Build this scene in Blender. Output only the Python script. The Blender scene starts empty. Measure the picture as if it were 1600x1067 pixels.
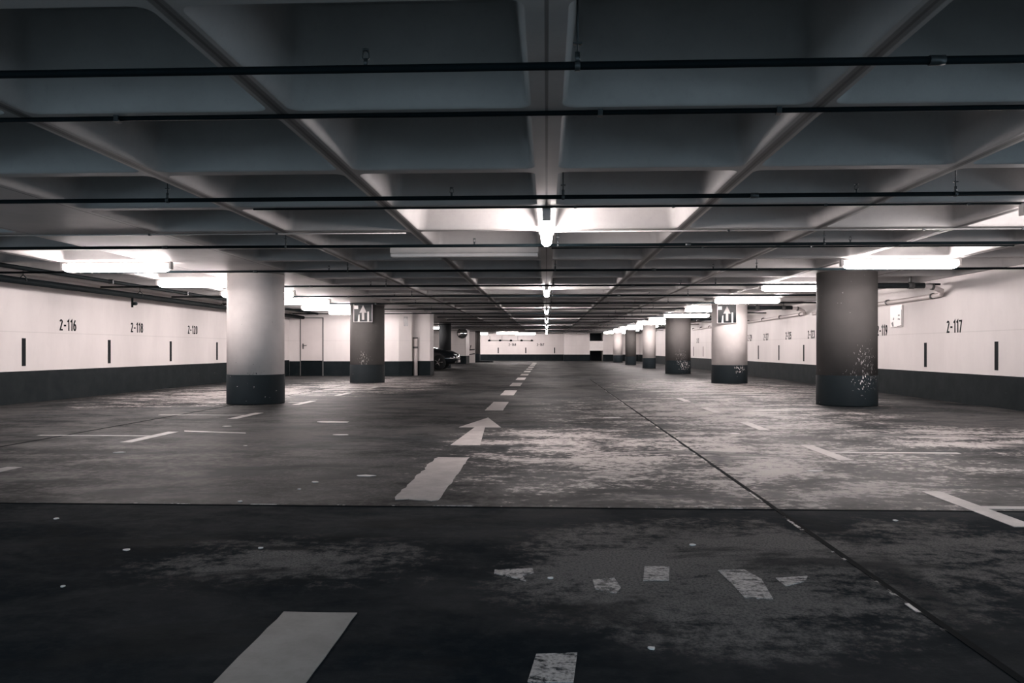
import bpy, bmesh, math, random
from mathutils import Vector, Matrix
random.seed(7)
S = bpy.context.scene
C = S.collection
PI = math.pi

# ------------------------------------------------------------------ camera, world, exposure
EYE = 0.91
FPX = 1250.0                       # focal length in pixels of the 1600 px wide photograph
YAW = math.atan(54.0 / FPX)
cam_d = bpy.data.cameras.new('camera')
cam = bpy.data.objects.new('camera', cam_d)
C.objects.link(cam)
cam_d.sensor_width = 36.0
cam_d.lens = 36.0 * FPX / 1600.0
cam_d.shift_y = 12.0 / 1600.0
cam_d.clip_start = 0.05
cam_d.clip_end = 300
cam.location = (0, 0, EYE)
cam.rotation_euler = (PI / 2, 0, YAW)
S.camera = cam

EMIT = 97.0                        # strength of the fluorescent tubes
w = bpy.data.worlds.new('fill_sky')  # blue-grey sky added as fill for the unlit near ceiling
S.world = w
w.use_nodes = True
w.node_tree.nodes['Background'].inputs[0].default_value = (0.38, 0.51, 0.60, 1)
w.node_tree.nodes['Background'].inputs[1].default_value = 3.1
S.view_settings.view_transform = 'Standard'
S.view_settings.look = 'None'
S.view_settings.exposure = 0.0
S.view_settings.gamma = 1.0
S.cycles.use_denoising = True
S.cycles.diffuse_bounces = 2

# ------------------------------------------------------------------ the place, in metres
XL, XR = -8.8, 7.0                 # side walls
YB, YF = -8.4, 63.0                # end left open for fill light behind the camera, far wall
RIB = 2.16                         # underside of the ceiling ribs
TOP = 2.66
CELL = 1.4
YR = 27.0                          # front of the stair block on the left
COLX = 4.9


def ray(px, py):
    t = (px - 800.0) / FPX
    v = (545.0 - py) / FPX
    c, s = math.cos(YAW), math.sin(YAW)
    return Vector((t * c - s, c + t * s, v))


def ground(px, py, z=0.0):
    d = ray(px, py)
    k = (z - EYE) / d.z
    return Vector((d.x * k, d.y * k, z))


# ------------------------------------------------------------------ node helpers
class NT:
    def __init__(self, name):
        self.m = bpy.data.materials.new(name)
        self.m.use_nodes = True
        self.t = self.m.node_tree
        self.t.nodes.clear()
        self.out = self.t.nodes.new('ShaderNodeOutputMaterial')
        self.p = self.t.nodes.new('ShaderNodeBsdfPrincipled')
        self.t.links.new(self.p.outputs[0], self.out.inputs[0])
        g = self.t.nodes.new('ShaderNodeNewGeometry')
        self.pos = g.outputs['Position']
        sx = self.t.nodes.new('ShaderNodeSeparateXYZ')
        self.t.links.new(self.pos, sx.inputs[0])
        self.x, self.y, self.z = sx.outputs

    def put(self, sock, v):
        if isinstance(v, (int, float)):
            sock.default_value = v
        elif isinstance(v, (tuple, list)):
            sock.default_value = (*v, 1.0) if len(v) == 3 and len(sock.default_value) == 4 else v
        else:
            self.t.links.new(v, sock)

    def math(self, op, a, b=0.0, c=0.0):
        n = self.t.nodes.new('ShaderNodeMath')
        n.operation = op
        self.put(n.inputs[0], a)
        self.put(n.inputs[1], b)
        self.put(n.inputs[2], c)
        return n.outputs[0]

    def scale(self, v):
        n = self.t.nodes.new('ShaderNodeVectorMath')
        n.operation = 'MULTIPLY'
        self.put(n.inputs[0], self.pos)
        n.inputs[1].default_value = v
        return n.outputs[0]

    def noise(self, sc, detail=5, rough=0.55, stretch=(1, 1, 1), dist=0.0):
        n = self.t.nodes.new('ShaderNodeTexNoise')
        self.put(n.inputs['Vector'], self.scale(stretch))
        n.inputs['Scale'].default_value = sc
        n.inputs['Detail'].default_value = detail
        n.inputs['Roughness'].default_value = rough
        n.inputs['Distortion'].default_value = dist
        return n.outputs[0]

    def step(self, v, a, b, lo=0.0, hi=1.0):
        n = self.t.nodes.new('ShaderNodeMapRange')
        n.interpolation_type = 'SMOOTHSTEP'
        self.put(n.inputs[0], v)
        n.inputs[1].default_value = a
        n.inputs[2].default_value = b
        n.inputs[3].default_value = lo
        n.inputs[4].default_value = hi
        return n.outputs[0]

    def mix(self, f, a, b):
        n = self.t.nodes.new('ShaderNodeMix')
        n.data_type = 'RGBA'
        self.put(n.inputs[0], f)
        self.put(n.inputs[6], a)
        self.put(n.inputs[7], b)
        return n.outputs[2]

    def blob(self, cx, cy, rx, ry, sy=None):
        sy = self.y if sy is None else sy
        a = self.math('DIVIDE', self.math('SUBTRACT', self.x, cx), rx)
        b = self.math('DIVIDE', self.math('SUBTRACT', sy, cy), ry)
        r = self.math('ADD', self.math('MULTIPLY', a, a), self.math('MULTIPLY', b, b))
        return self.math('MAXIMUM', self.math('SUBTRACT', 1.0, r), 0.0)

    def bump(self, h, dist=0.01, strength=0.5):
        n = self.t.nodes.new('ShaderNodeBump')
        n.inputs['Strength'].default_value = strength
        n.inputs['Distance'].default_value = dist
        self.put(n.inputs['Height'], h)
        self.t.links.new(n.outputs[0], self.p.inputs['Normal'])

    def set(self, **k):
        for a, v in k.items():
            self.put(self.p.inputs[{'color': 'Base Color', 'rough': 'Roughness', 'metal': 'Metallic', 'spec': 'Specular IOR Level',
                                    'alpha': 'Alpha', 'emit': 'Emission Color', 'strength': 'Emission Strength', 'coat': 'Coat Weight'}[a]], v)
        return self.m


def paint(name, col, rough=0.6, var=0.12, sc=6.0, metal=0.0, spec=0.4):
    n = NT(name)
    f = n.step(n.noise(sc, 6, 0.6), 0.3, 0.7)
    dk = tuple(c * (1 - var) for c in col)
    return n.set(color=n.mix(f, dk, col), rough=rough, metal=metal, spec=spec)


def make_floor_mat():
    n = NT('worn_sealed_concrete')
    big = n.noise(0.55, 6, 0.62, (1.0, 0.8, 1))
    mid = n.noise(1.9, 8, 0.66, (0.75, 1.25, 1), 0.4)
    fine = n.noise(14, 8, 0.72)
    grit = n.noise(90, 4, 0.8)
    v = n.math('ADD', n.math('MULTIPLY', big, 0.55), n.math('MULTIPLY', mid, 0.45))
    col = n.mix(n.step(v, 0.38, 0.62), (0.008, 0.011, 0.013), (0.048, 0.047, 0.047))
    col = n.mix(n.step(fine, 0.42, 0.66, 0.0, 0.6), col, (0.085, 0.083, 0.082))
    # the slab this side of the cross joint was poured in a darker mix
    near = n.step(n.y, 4.585, 4.60, 1.0, 0.0)
    col = n.mix(n.math('MULTIPLY', near, 0.80), col, (0.002, 0.009, 0.015))
    # pale scuffed areas, mostly in and right of the lane
    zone = n.blob(1.3, 7.0, 2.7, 3.4)
    for b in ((2.4, 12.0, 3.0, 5.0), (4.0, 19.0, 3.0, 8.0), (0.2, 8.0, 1.4, 1.6), (4.2, 8.4, 1.9, 1.8), (-6.3, 16.5, 2.8, 5.5), (-4.4, 20.5, 2.6, 6.5)):
        zone = n.math('MAXIMUM', zone, n.blob(*b))
    sc = n.math('ADD', n.math('MULTIPLY', mid, 0.5), n.math('MULTIPLY', fine, 0.5))
    nz = n.math('MAXIMUM', n.blob(0.75, 3.35, 1.15, 1.15), n.math('MULTIPLY', n.blob(1.9, 3.7, 0.8, 0.9), 0.7))
    nz = n.math('MAXIMUM', nz, n.math('MULTIPLY', n.blob(-1.1, 3.4, 0.9, 0.55), 0.62))
    nz = n.math('MAXIMUM', nz, n.blob(1.12, 3.75, 0.22, 0.75))
    sn = n.math('ADD', sc, n.math('MULTIPLY', n.math('SUBTRACT', nz, 0.55), 0.2))
    smear = n.math('MULTIPLY', n.step(sn, 0.42, 0.56), n.math('MULTIPLY', n.step(nz, 0.0, 0.5), n.step(grit, 0.32, 0.58, 0.15, 1.0)))
    col = n.mix(n.math('MULTIPLY', smear, 0.66), col, (0.27, 0.25, 0.24))
    sc = n.math('ADD', sc, n.math('MULTIPLY', n.math('SUBTRACT', zone, 0.55), 0.14))
    scuff = n.math('MULTIPLY', n.step(sc, 0.50, 0.58), n.step(zone, 0.0, 0.3))
    scuff = n.math('MULTIPLY', scuff, n.step(grit, 0.30, 0.58, 0.4, 1.0))
    scuff = n.math('MULTIPLY', scuff, n.math('SUBTRACT', 1.0, near))
    col = n.mix(n.math('MULTIPLY', scuff, 0.9), col, (0.46, 0.425, 0.41))
    # faint pale haze of tyre dust left of the lane
    zl = n.blob(-3.7, 6.2, 2.2, 2.0)
    col = n.mix(n.math('MULTIPLY', n.math('MULTIPLY', zl, n.step(sc, 0.36, 0.54)), 0.45), col, (0.26, 0.24, 0.23))
    # oil-dark blotches
    oil = n.math('MULTIPLY', n.step(n.noise(1.1, 6, 0.65, (0.6, 1.5, 1), 0.6), 0.53, 0.62), 0.8)
    col = n.mix(oil, col, (0.008, 0.012, 0.015))
    # flaked dark scars in the lane, and a rough pitted patch left of the ragged dash
    scar = n.math('MULTIPLY', n.blob(-0.1, 5.85, 0.75, 0.45), n.step(n.noise(9, 6, 0.7, (0.5, 1.6, 1)), 0.52, 0.58))
    scar = n.math('MULTIPLY', n.step(scar, 0.0, 0.35), 0.85)
    pit = n.math('MULTIPLY', n.step(n.blob(-1.5, 5.9, 0.9, 1.6), 0.0, 0.5), n.step(n.noise(38, 5, 0.7), 0.45, 0.58))
    col = n.mix(n.math('MAXIMUM', scar, n.math('MULTIPLY', pit, 0.7)), col, (0.007, 0.011, 0.014))
    # patchy darker edge along the right joint
    e = n.math('MULTIPLY', n.step(n.math('ABSOLUTE', n.math('SUBTRACT', n.x, 1.42)), 0.02, 0.16, 1.0, 0.0),
               n.step(n.noise(1.3, 3), 0.42, 0.6))
    col = n.mix(n.math('MULTIPLY', e, 0.85), col, (0.010, 0.014, 0.017))
    # added pale floor out of view behind, bounces sky light into the near ceiling
    col = n.mix(n.step(n.y, 0.30, 0.32, 1.0, 0.0), col, (0.45, 0.45, 0.44))
    rough = n.math('ADD', n.math('MULTIPLY', big, 0.3), 0.50)
    rough = n.math('SUBTRACT', rough, n.math('MULTIPLY', n.step(zone, 0.1, 0.9), 0.10))
    rough = n.math('ADD', rough, n.math('MULTIPLY', near, 0.2))
    n.bump(n.math('ADD', n.math('MULTIPLY', fine, 0.7), n.math('MULTIPLY', grit, 0.3)), 0.004, 0.5)
    return n.set(color=col, rough=rough, spec=n.math('MULTIPLY', n.step(v, 0.42, 0.60, 0.03, 0.20), n.math('SUBTRACT', 1.0, n.math('MULTIPLY', near, 0.6))))


def make_ceiling_mat():
    n = NT('painted_formed_concrete')
    f = n.noise(1.2, 6, 0.6)
    g = n.noise(30, 4, 0.7)
    col = n.mix(n.step(f, 0.3, 0.7), (0.32, 0.31, 0.306), (0.40, 0.386, 0.382))
    col = n.mix(n.step(g, 0.5, 0.8, 0, 0.25), col, (0.25, 0.24, 0.24))
    # dirty form joint along the middle of every lengthwise rib
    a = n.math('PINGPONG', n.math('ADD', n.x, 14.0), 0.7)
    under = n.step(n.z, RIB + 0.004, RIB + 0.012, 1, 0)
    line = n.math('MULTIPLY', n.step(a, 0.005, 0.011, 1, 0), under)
    # shade under the lengthwise ribs painted as a dark strip, all but the middle
    rib_shade = n.math('MULTIPLY', n.math('MULTIPLY', n.step(a, 0.026, 0.036, 1, 0), under), n.step(n.math('ABSOLUTE', n.x), 0.5, 0.6))
    rib_shade = n.math('MULTIPLY', rib_shade, n.step(n.math('ABSOLUTE', n.math('ADD', n.x, 4.9)), 0.9, 1.0))
    col = n.mix(n.math('MULTIPLY', rib_shade, 0.72), col, (0.05, 0.05, 0.05))
    col = n.mix(n.math('MULTIPLY', line, 0.7), col, (0.03, 0.03, 0.03))
    n.bump(g, 0.004, 0.3)
    return n.set(color=col, rough=0.55, spec=0.35)


def make_wall_mat(name, c=(0.70, 0.655, 0.645)):
    n = NT(name)
    f = n.noise(0.8, 6, 0.62, (1, 1, 0.35))
    g = n.noise(7, 6, 0.7, (1, 1, 0.4))
    col = n.mix(n.step(f, 0.35, 0.7), tuple(x * 0.88 for x in c), c)
    col = n.mix(n.step(g, 0.55, 0.8, 0, 0.22), col, tuple(x * 0.7 for x in c))
    # board seams in the rendered wall
    s = n.step(n.math('ABSOLUTE', n.math('SUBTRACT', n.z, 1.20)), 0.004, 0.010, 0.25, 0)
    col = n.mix(s, col, (0.3, 0.28, 0.27))
    return n.set(color=col, rough=0.6, spec=0.3)


def make_dado_mat():
    n = NT('dark_dado_paint')
    f = n.noise(3.0, 7, 0.65)
    col = n.mix(n.step(f, 0.3, 0.75), (0.005, 0.009, 0.011), (0.012, 0.016, 0.018))
    chip = n.step(n.noise(9, 5, 0.6), 0.73, 0.76)
    col = n.mix(chip, col, (0.4, 0.37, 0.36))
    return n.set(color=col, rough=0.75, spec=0.1)


def make_pillar_mat(name, base, chips=None, chip_col=(0.75, 0.71, 0.69), smear=0.0):
    """chips: (x, z, rx, rz, amount) - paint knocked off in a cluster"""
    n = NT(name)
    f = n.noise(2.2, 6, 0.6)
    col = n.mix(n.step(f, 0.3, 0.7), tuple(c * 0.88 for c in base), base)
    pin = n.step(n.noise(24, 3, 0.5), 0.74, 0.76)
    col = n.mix(pin, col, (0.12, 0.11, 0.11) if base[0] > 0.4 else (0.5, 0.48, 0.47))
    if chips:
        m = None
        for cx, cz, rx, rz in chips:
            b = n.blob(cx, cz, rx, rz, n.z)
            m = b if m is None else n.math('MAXIMUM', m, b)
        q = n.noise(34, 4, 0.62, (1.25, 1.25, 0.6))
        q = n.math('ADD', q, n.math('MULTIPLY', n.math('SUBTRACT', m, 1.0), 0.20))
        col = n.mix(n.step(q, 0.56, 0.60), col, chip_col)
    return n.set(color=col, rough=0.75, spec=0.15)


def make_tube_mat():
    n = NT('fluorescent_diffuser')
    return n.set(color=(0.8, 0.78, 0.77), rough=0.4, emit=(1.0, 0.90, 0.88), strength=EMIT)


def make_marking_mat(name, c, wear=0.5):
    n = NT(name)
    f = n.noise(5, 8, 0.7)
    g = n.noise(60, 4, 0.7)
    col = n.mix(n.step(f, 0.3, 0.75), tuple(x * 0.7 for x in c), c)
    col = n.mix(n.step(g, 0.55, 0.75, 0, wear), col, (0.12, 0.12, 0.12))
    return n.set(color=col, rough=0.5, spec=0.35)


def make_ghost_mat():
    n = NT('worn_off_marking')
    a = n.noise(16, 8, 0.75, (0.7, 1.3, 1))
    g = n.noise(80, 4, 0.75)
    al = n.math('MULTIPLY', n.step(a, 0.38, 0.52), n.step(g, 0.3, 0.6, 0.4, 1))
    return n.set(color=(0.58, 0.54, 0.53), rough=0.6, alpha=n.math('MULTIPLY', al, 0.85))


M = dict(
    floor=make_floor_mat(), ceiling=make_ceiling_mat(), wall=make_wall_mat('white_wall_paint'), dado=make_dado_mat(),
    tube=make_tube_mat(),
    housing=paint('lamp_housing_grey', (0.45, 0.43, 0.42), 0.4),
    deadtube=paint('unlit_diffuser', (0.72, 0.68, 0.67), 0.35, 0.06),
    cap=paint('lamp_end_cap', (0.5, 0.47, 0.46), 0.45),
    pipe=paint('dark_pipe_paint', (0.004, 0.008, 0.010), 0.7, 0.2, spec=0.06),
    brass=paint('sprinkler_metal', (0.045, 0.052, 0.056), 0.4, 0.2, metal=0.4),
    conduit=paint('galvanised_conduit', (0.33, 0.32, 0.32), 0.35, 0.15, metal=0.5),
    rubber=paint('insulated_drain', (0.014, 0.02, 0.024), 0.7, 0.2),
    plastic=paint('pale_drain_pipe', (0.62, 0.56, 0.55), 0.4, 0.08),
    ring=paint('drain_clamp_dark', (0.09, 0.09, 0.09), 0.5),
    black=paint('stencil_black', (0.005, 0.008, 0.010), 0.7, 0.25, spec=0.08),
    lane=make_marking_mat('lane_paint', (0.48, 0.445, 0.435), 0.3),
    lanegrey=make_marking_mat('lane_paint_grey', (0.24, 0.235, 0.23), 0.4),  # greyer lane paint for the nearest dash
    bay=make_marking_mat('bay_paint', (0.50, 0.465, 0.455), 0.35),
    ghost=make_ghost_mat(),
    gum=paint('pale_speck', (0.72, 0.69, 0.68), 0.6),
    groove=paint('joint_sealant', (0.004, 0.007, 0.009), 0.9, spec=0.03),
    mirror=paint('sign_glossy_dark', (0.008, 0.012, 0.014), 0.25, 0.1, spec=0.12),
    signwhite=paint('sign_white', (0.75, 0.71, 0.70), 0.35, 0.05),
    signgrey=paint('sign_arrow_grey', (0.42, 0.39, 0.385), 0.4, 0.05),
    chrome=paint('mirror_glass', (0.75, 0.74, 0.74), 0.03, 0.02, metal=1.0),
    car=paint('car_black_lacquer', (0.010, 0.013, 0.016), 0.12, 0.1, spec=0.8),
    carglass=paint('car_glass', (0.012, 0.015, 0.017), 0.04, 0.1, spec=0.9),
    tyre=paint('tyre_rubber', (0.012, 0.014, 0.015), 0.8),
    alloy=paint('alloy_rim', (0.35, 0.34, 0.34), 0.25, 0.1, metal=0.9),
    lens=paint('headlamp_lens', (0.75, 0.74, 0.74), 0.08, 0.05, metal=0.7),
    door=paint('door_paint', (0.60, 0.55, 0.54), 0.45, 0.05, 2.0),
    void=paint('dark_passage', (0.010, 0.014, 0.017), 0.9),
    whitep=make_pillar_mat('pillar_white', (0.72, 0.67, 0.655)),
    bandp=make_pillar_mat('pillar_dark_band', (0.012, 0.018, 0.022)),
)


# ------------------------------------------------------------------ mesh helpers
class MB:
    def __init__(self):
        self.bm = bmesh.new()

    def box(self, x0, x1, y0, y1, z0, z1):
        v = [self.bm.verts.new((x, y, z)) for x in (x0, x1) for y in (y0, y1) for z in (z0, z1)]
        for f in ((0, 1, 3, 2), (4, 6, 7, 5), (0, 4, 5, 1), (2, 3, 7, 6), (0, 2, 6, 4), (1, 5, 7, 3)):
            self.bm.faces.new([v[i] for i in f])
        return self

    def tube(self, pts, r, seg=12, caps=True, radii=None):
        pts = [Vector(p) for p in pts]
        rings = []
        for i, p in enumerate(pts):
            d = (pts[min(i + 1, len(pts) - 1)] - pts[max(i - 1, 0)]).normalized()
            up = Vector((0, 0, 1)) if abs(d.z) < 0.95 else Vector((1, 0, 0))
            a = d.cross(up).normalized()
            b = a.cross(d).normalized()
            rr = radii[i] if radii else r
            rings.append([self.bm.verts.new(p + (a * math.cos(2 * PI * k / seg) + b * math.sin(2 * PI * k / seg)) * rr) for k in range(seg)])
        for A, B in zip(rings, rings[1:]):
            for k in range(seg):
                f = self.bm.faces.new((A[k], A[(k + 1) % seg], B[(k + 1) % seg], B[k]))
                f.smooth = True
        if caps:
            self.bm.faces.new(rings[0][::-1])
            self.bm.faces.new(rings[-1])
        return self

    def lathe(self, prof, seg=48, cx=0, cy=0):
        """prof: list of (r, z)"""
        rings = [[self.bm.verts.new((cx + r * math.cos(2 * PI * k / seg), cy + r * math.sin(2 * PI * k / seg), z)) for k in range(seg)] for r, z in prof]
        for A, B in zip(rings, rings[1:]):
            for k in range(seg):
                f = self.bm.faces.new((A[k], A[(k + 1) % seg], B[(k + 1) % seg], B[k]))
                f.smooth = True
        self.bm.faces.new(rings[0][::-1])
        self.bm.faces.new(rings[-1])
        return self

    def slab(self, poly, z0, z1):
        """poly: (x, y) outline"""
        a = [self.bm.verts.new((x, y, z0)) for x, y in poly]
        b = [self.bm.verts.new((x, y, z1)) for x, y in poly]
        n = len(poly)
        self.bm.faces.new(a[::-1])
        self.bm.faces.new(b)
        for i in range(n):
            self.bm.faces.new((a[i], a[(i + 1) % n], b[(i + 1) % n], b[i]))
        return self

    def move(self, mat):
        bmesh.ops.transform(self.bm, matrix=mat, verts=self.bm.verts)
        return self

    def build(self, name, mat, parent=None, loc=(0, 0, 0), bevel=0.0):
        bmesh.ops.recalc_face_normals(self.bm, faces=self.bm.faces)
        me = bpy.data.meshes.new(name)
        self.bm.to_mesh(me)
        self.bm.free()
        me.materials.append(mat)
        o = bpy.data.objects.new(name, me)
        C.objects.link(o)
        o.location = loc
        if parent:
            o.parent = parent
        if bevel:
            b = o.modifiers.new('bevel', 'BEVEL')
            b.width = bevel
            b.segments = 2
            b.limit_method = 'ANGLE'
        return o


def tag(o, label, cat, group=None, kind=None):
    o['label'] = label
    o['category'] = cat
    if group:
        o['group'] = group
    if kind:
        o['kind'] = kind
    return o


def thing(name, loc, label, cat, group=None, rz=0.0):
    o = bpy.data.objects.new(name, None)
    o.empty_display_size = 0.2
    C.objects.link(o)
    o.location = loc
    o.rotation_euler = (0, 0, rz)
    return tag(o, label, cat, group)


def struct(name, mb, mat, label=None, parent=None):
    o = mb.build(name, mat, parent)
    if parent is None:
        o['kind'] = 'structure'
        if label:
            o['label'] = label
            o['category'] = name.split('_')[0]
    return o


def copy_tree(o, parent=None):
    c = o.copy()
    C.objects.link(c)
    c.parent = parent
    for ch in list(o.children):
        copy_tree(ch, c)
    return c


ORD = ['first', 'second', 'third', 'fourth', 'fifth', 'sixth', 'seventh', 'eighth', 'ninth', 'tenth', 'eleventh', 'twelfth', 'thirteenth',
       'fourteenth', 'fifteenth', 'sixteenth', 'seventeenth', 'eighteenth', 'nineteenth', 'twentieth', 'twenty-first', 'twenty-second', 'twenty-third']

# ------------------------------------------------------------------ floor and walls
struct('floor', MB().box(XL - 0.3, XR + 0.3, YB, YF + 0.3, -0.2, 0.0), M['floor'], 'stained dark concrete garage floor')
WT = TOP + 0.05
YO = 7.6                          # nearer than this, unseen side walls are cut low to admit fill light
struct('wall_left', MB().slab([(XL - 0.3, YO), (XL, YO), (XL, YF), (XL - 0.3, YF)], 0, WT).box(XL - 0.3, XL, YB, YO, 0, 0.45), M['wall'], 'long white wall on the left with bay numbers from 2-116')
struct('wall_right', MB().box(XR, XR + 0.3, YO, YF, 0, WT).box(XR, XR + 0.3, YB, YO, 0, 0.45), M['wall'], 'long white wall on the right with bay numbers from 2-117')
# far wall: a left part, and a slightly nearer right part with a passage opening
YN = 61.0
OX0, OX1 = 3.28, 4.27
struct('wall_far', MB().box(XL, 1.33, YF, YF + 0.3, 0, WT), M['wall'], 'white far wall with small bay numbers')
struct('wall_far_projection', MB().slab([(1.33, YN), (OX0, YN), (OX0, YF + 0.3), (1.33, YF + 0.3)], 0, WT)
       .slab([(OX1, YN), (XR, YN), (XR, YF + 0.3), (OX1, YF + 0.3)], 0, WT), M['wall'], 'right half of the far wall, standing forward')
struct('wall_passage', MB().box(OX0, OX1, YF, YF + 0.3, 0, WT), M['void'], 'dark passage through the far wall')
# stair block on the left: front with the door, cut corner, then a second pier
struct('wall_stair_block', MB().slab([(XL, YR), (-5.02, YR), (-4.62, YR + 0.25), (-4.62, 27.6), (-4.04, 27.6), (-4.04, 28.5), (-4.6, 28.5),
                                      (-4.6, 32.0), (XL, 32.0)], 0, WT), M['wall'], 'white stair block with a door behind the left pillars')
struct('wall_rear_block', MB().box(XL, -5.0, 49.5, 51.6, 0, WT), M['wall'], 'white wall block far left behind the parked car')

DH = 0.50


def dado(name, poly, h=DH):
    return struct(name, MB().slab(poly, 0.0, h), M['dado'])


d = 0.012
dado('baseboard_left', [(XL, YB), (XL + d, YB), (XL + d, YR), (XL, YR)], 0.54)
dado('baseboard_right', [(XR, YB), (XR - d, YB), (XR - d, YN), (XR, YN)])
dado('baseboard_far', [(XL, YF), (XL, YF - d), (1.33, YF - d), (1.33, YF)])
dado('baseboard_projection', [(1.33 - d, YF - 0.02), (1.33 - d, YN - d), (OX0, YN - d), (OX0, YN), (1.33, YN), (1.33, YF - 0.02)])
dado('baseboard_corner', [(OX1, YN), (OX1, YN - d), (XR - 0.02, YN - d), (XR - 0.02, YN)])
dado('baseboard_block', [(XL + 0.02, YR), (XL + 0.02, YR - d), (-5.015, YR - d), (-4.62 + d, YR + 0.243), (-4.62 + d, 27.6 - d), (-4.04 + d, 27.6 - d),
                         (-4.04 + d, 28.5), (-4.04, 28.5), (-4.04, 27.6), (-4.62, 27.6), (-4.62, YR + 0.25), (-5.02, YR)])
dado('baseboard_rear', [(XL + 0.02, 49.5), (XL + 0.02, 49.5 - d), (-5.0 + d, 49.5 - d), (-5.0 + d, 51.6), (-5.0, 51.6), (-5.0, 49.5)])

# ------------------------------------------------------------------ coffered ceiling
PILLARS = [(-COLX, 13.3), (-COLX, 21.7), (COLX, 13.3), (COLX, 21.7), (COLX, 30.1), (COLX, 38.5), (COLX, 46.9), (COLX, 55.3), (-COLX, 38.5), (-COLX, 55.3)]


def ceiling():
    bm = bmesh.new()

    def rrect(x0, x1, y0, y1, r, z, seg=5):
        vs = []
        for cx, cy, a0 in ((x1 - r, y1 - r, 0), (x0 + r, y1 - r, 90), (x0 + r, y0 + r, 180), (x1 - r, y0 + r, 270)):
            for k in range(seg + 1):
                a = math.radians(a0 + 90.0 * k / seg)
                vs.append(bm.verts.new((cx + r * math.cos(a), cy + r * math.sin(a), z)))
        return vs

    lines = [XL - 0.3] + [-8.4 + CELL * i for i in range(12)] + [XR + 0.3]
    rows = [-1.4 + CELL * j for j in range(47)]      # roof left off nearer than this, unseen, to admit fill light
    for i in range(len(lines) - 1):
        x0, x1 = lines[i], lines[i + 1]
        for j in range(len(rows) - 1):
            y0, y1 = rows[j], rows[j + 1]
            q = [bm.verts.new((x, y, RIB)) for x, y in ((x1, y1), (x0, y1), (x0, y0), (x1, y0))]
            solid = x1 - x0 < 1.0 or (abs(x0 + 5.6) < 0.01) or any(x0 < px < x1 and y0 < py < y1 for px, py in PILLARS)
            if solid:
                bm.faces.new(q)
                continue
            b0 = 0.08 if abs(x0) < 0.01 else 0.055
            b1 = 0.08 if abs(x1) < 0.01 else 0.055
            loops = [rrect(x0 + b0, x1 - b1, y0 + 0.055, y1 - 0.055, 0.07, RIB),
                     rrect(x0 + b0 + 0.006, x1 - b1 - 0.006, y0 + 0.061, y1 - 0.061, 0.07, RIB + 0.012),
                     rrect(x0 + b0 + 0.022, x1 - b1 - 0.022, y0 + 0.077, y1 - 0.077, 0.07, RIB + 0.03),
                     rrect(x0 + b0 + 0.075, x1 - b1 - 0.075, y0 + 0.12, y1 - 0.12, 0.09, TOP - 0.06),
                     rrect(x0 + b0 + 0.13, x1 - b1 - 0.13, y0 + 0.17, y1 - 0.17, 0.09, TOP)]
            n = len(loops[0])
            k = n // 4
            L = loops[0]
            for c in range(4):
                arc = L[c * k:(c + 1) * k]
                for a, b in zip(arc, arc[1:]):
                    bm.faces.new((q[c], a, b))
                bm.faces.new((q[c], arc[-1], L[((c + 1) * k) % n], q[(c + 1) % 4]))
            for A, B in zip(loops, loops[1:]):
                for t in range(n):
                    f = bm.faces.new((A[t], A[(t + 1) % n], B[(t + 1) % n], B[t]))
                    f.smooth = True
            bm.faces.new(loops[-1])
    bmesh.ops.remove_doubles(bm, verts=bm.verts, dist=0.0005)
    bmesh.ops.recalc_face_normals(bm, faces=bm.faces)
    # structural slab above
    v = [bm.verts.new((x, y, TOP + 0.3)) for x, y in ((XL - 0.3, -1.4), (XR + 0.3, -1.4), (XR + 0.3, YF + 0.3), (XL - 0.3, YF + 0.3))]
    bm.faces.new(v)
    me = bpy.data.meshes.new('ceiling')
    bm.to_mesh(me)
    bm.free()
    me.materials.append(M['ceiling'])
    o = bpy.data.objects.new('ceiling', me)
    C.objects.link(o)
    tag(o, 'grey coffered concrete ceiling with crossing ribs', 'ceiling', None, 'structure')


ceiling()

# ------------------------------------------------------------------ floor joints
def strip(name, x0, x1, y0, y1, z=0.002):
    return struct(name, MB().box(x0, x1, y0, y1, -0.002, z), M['groove'])


def make_edge_mat():
    n = NT('chipped_joint_edge')
    a = n.math('MULTIPLY', n.step(n.noise(2.6, 5, 0.7), 0.50, 0.60), n.step(n.noise(22, 4, 0.6), 0.36, 0.5))
    return n.set(color=(0.52, 0.49, 0.48), rough=0.5, alpha=a)


M['edge'] = make_edge_mat()
strip('trim_1', 1.290, 1.318, 1.0, 24.0)
strip('trim_2', -5.10, -5.07, 3.0, 20.0)
strip('trim_3', XL + 0.02, XR - 0.02, 4.585, 4.607, 0.0025)
struct('trim_4', MB().box(1.276, 1.291, 2.6, 20.5, -0.002, 0.004), M['edge'])
struct('trim_5', MB().box(-4.6, 2.4, 4.607, 4.617, -0.002, 0.004), M['edge'])

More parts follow.
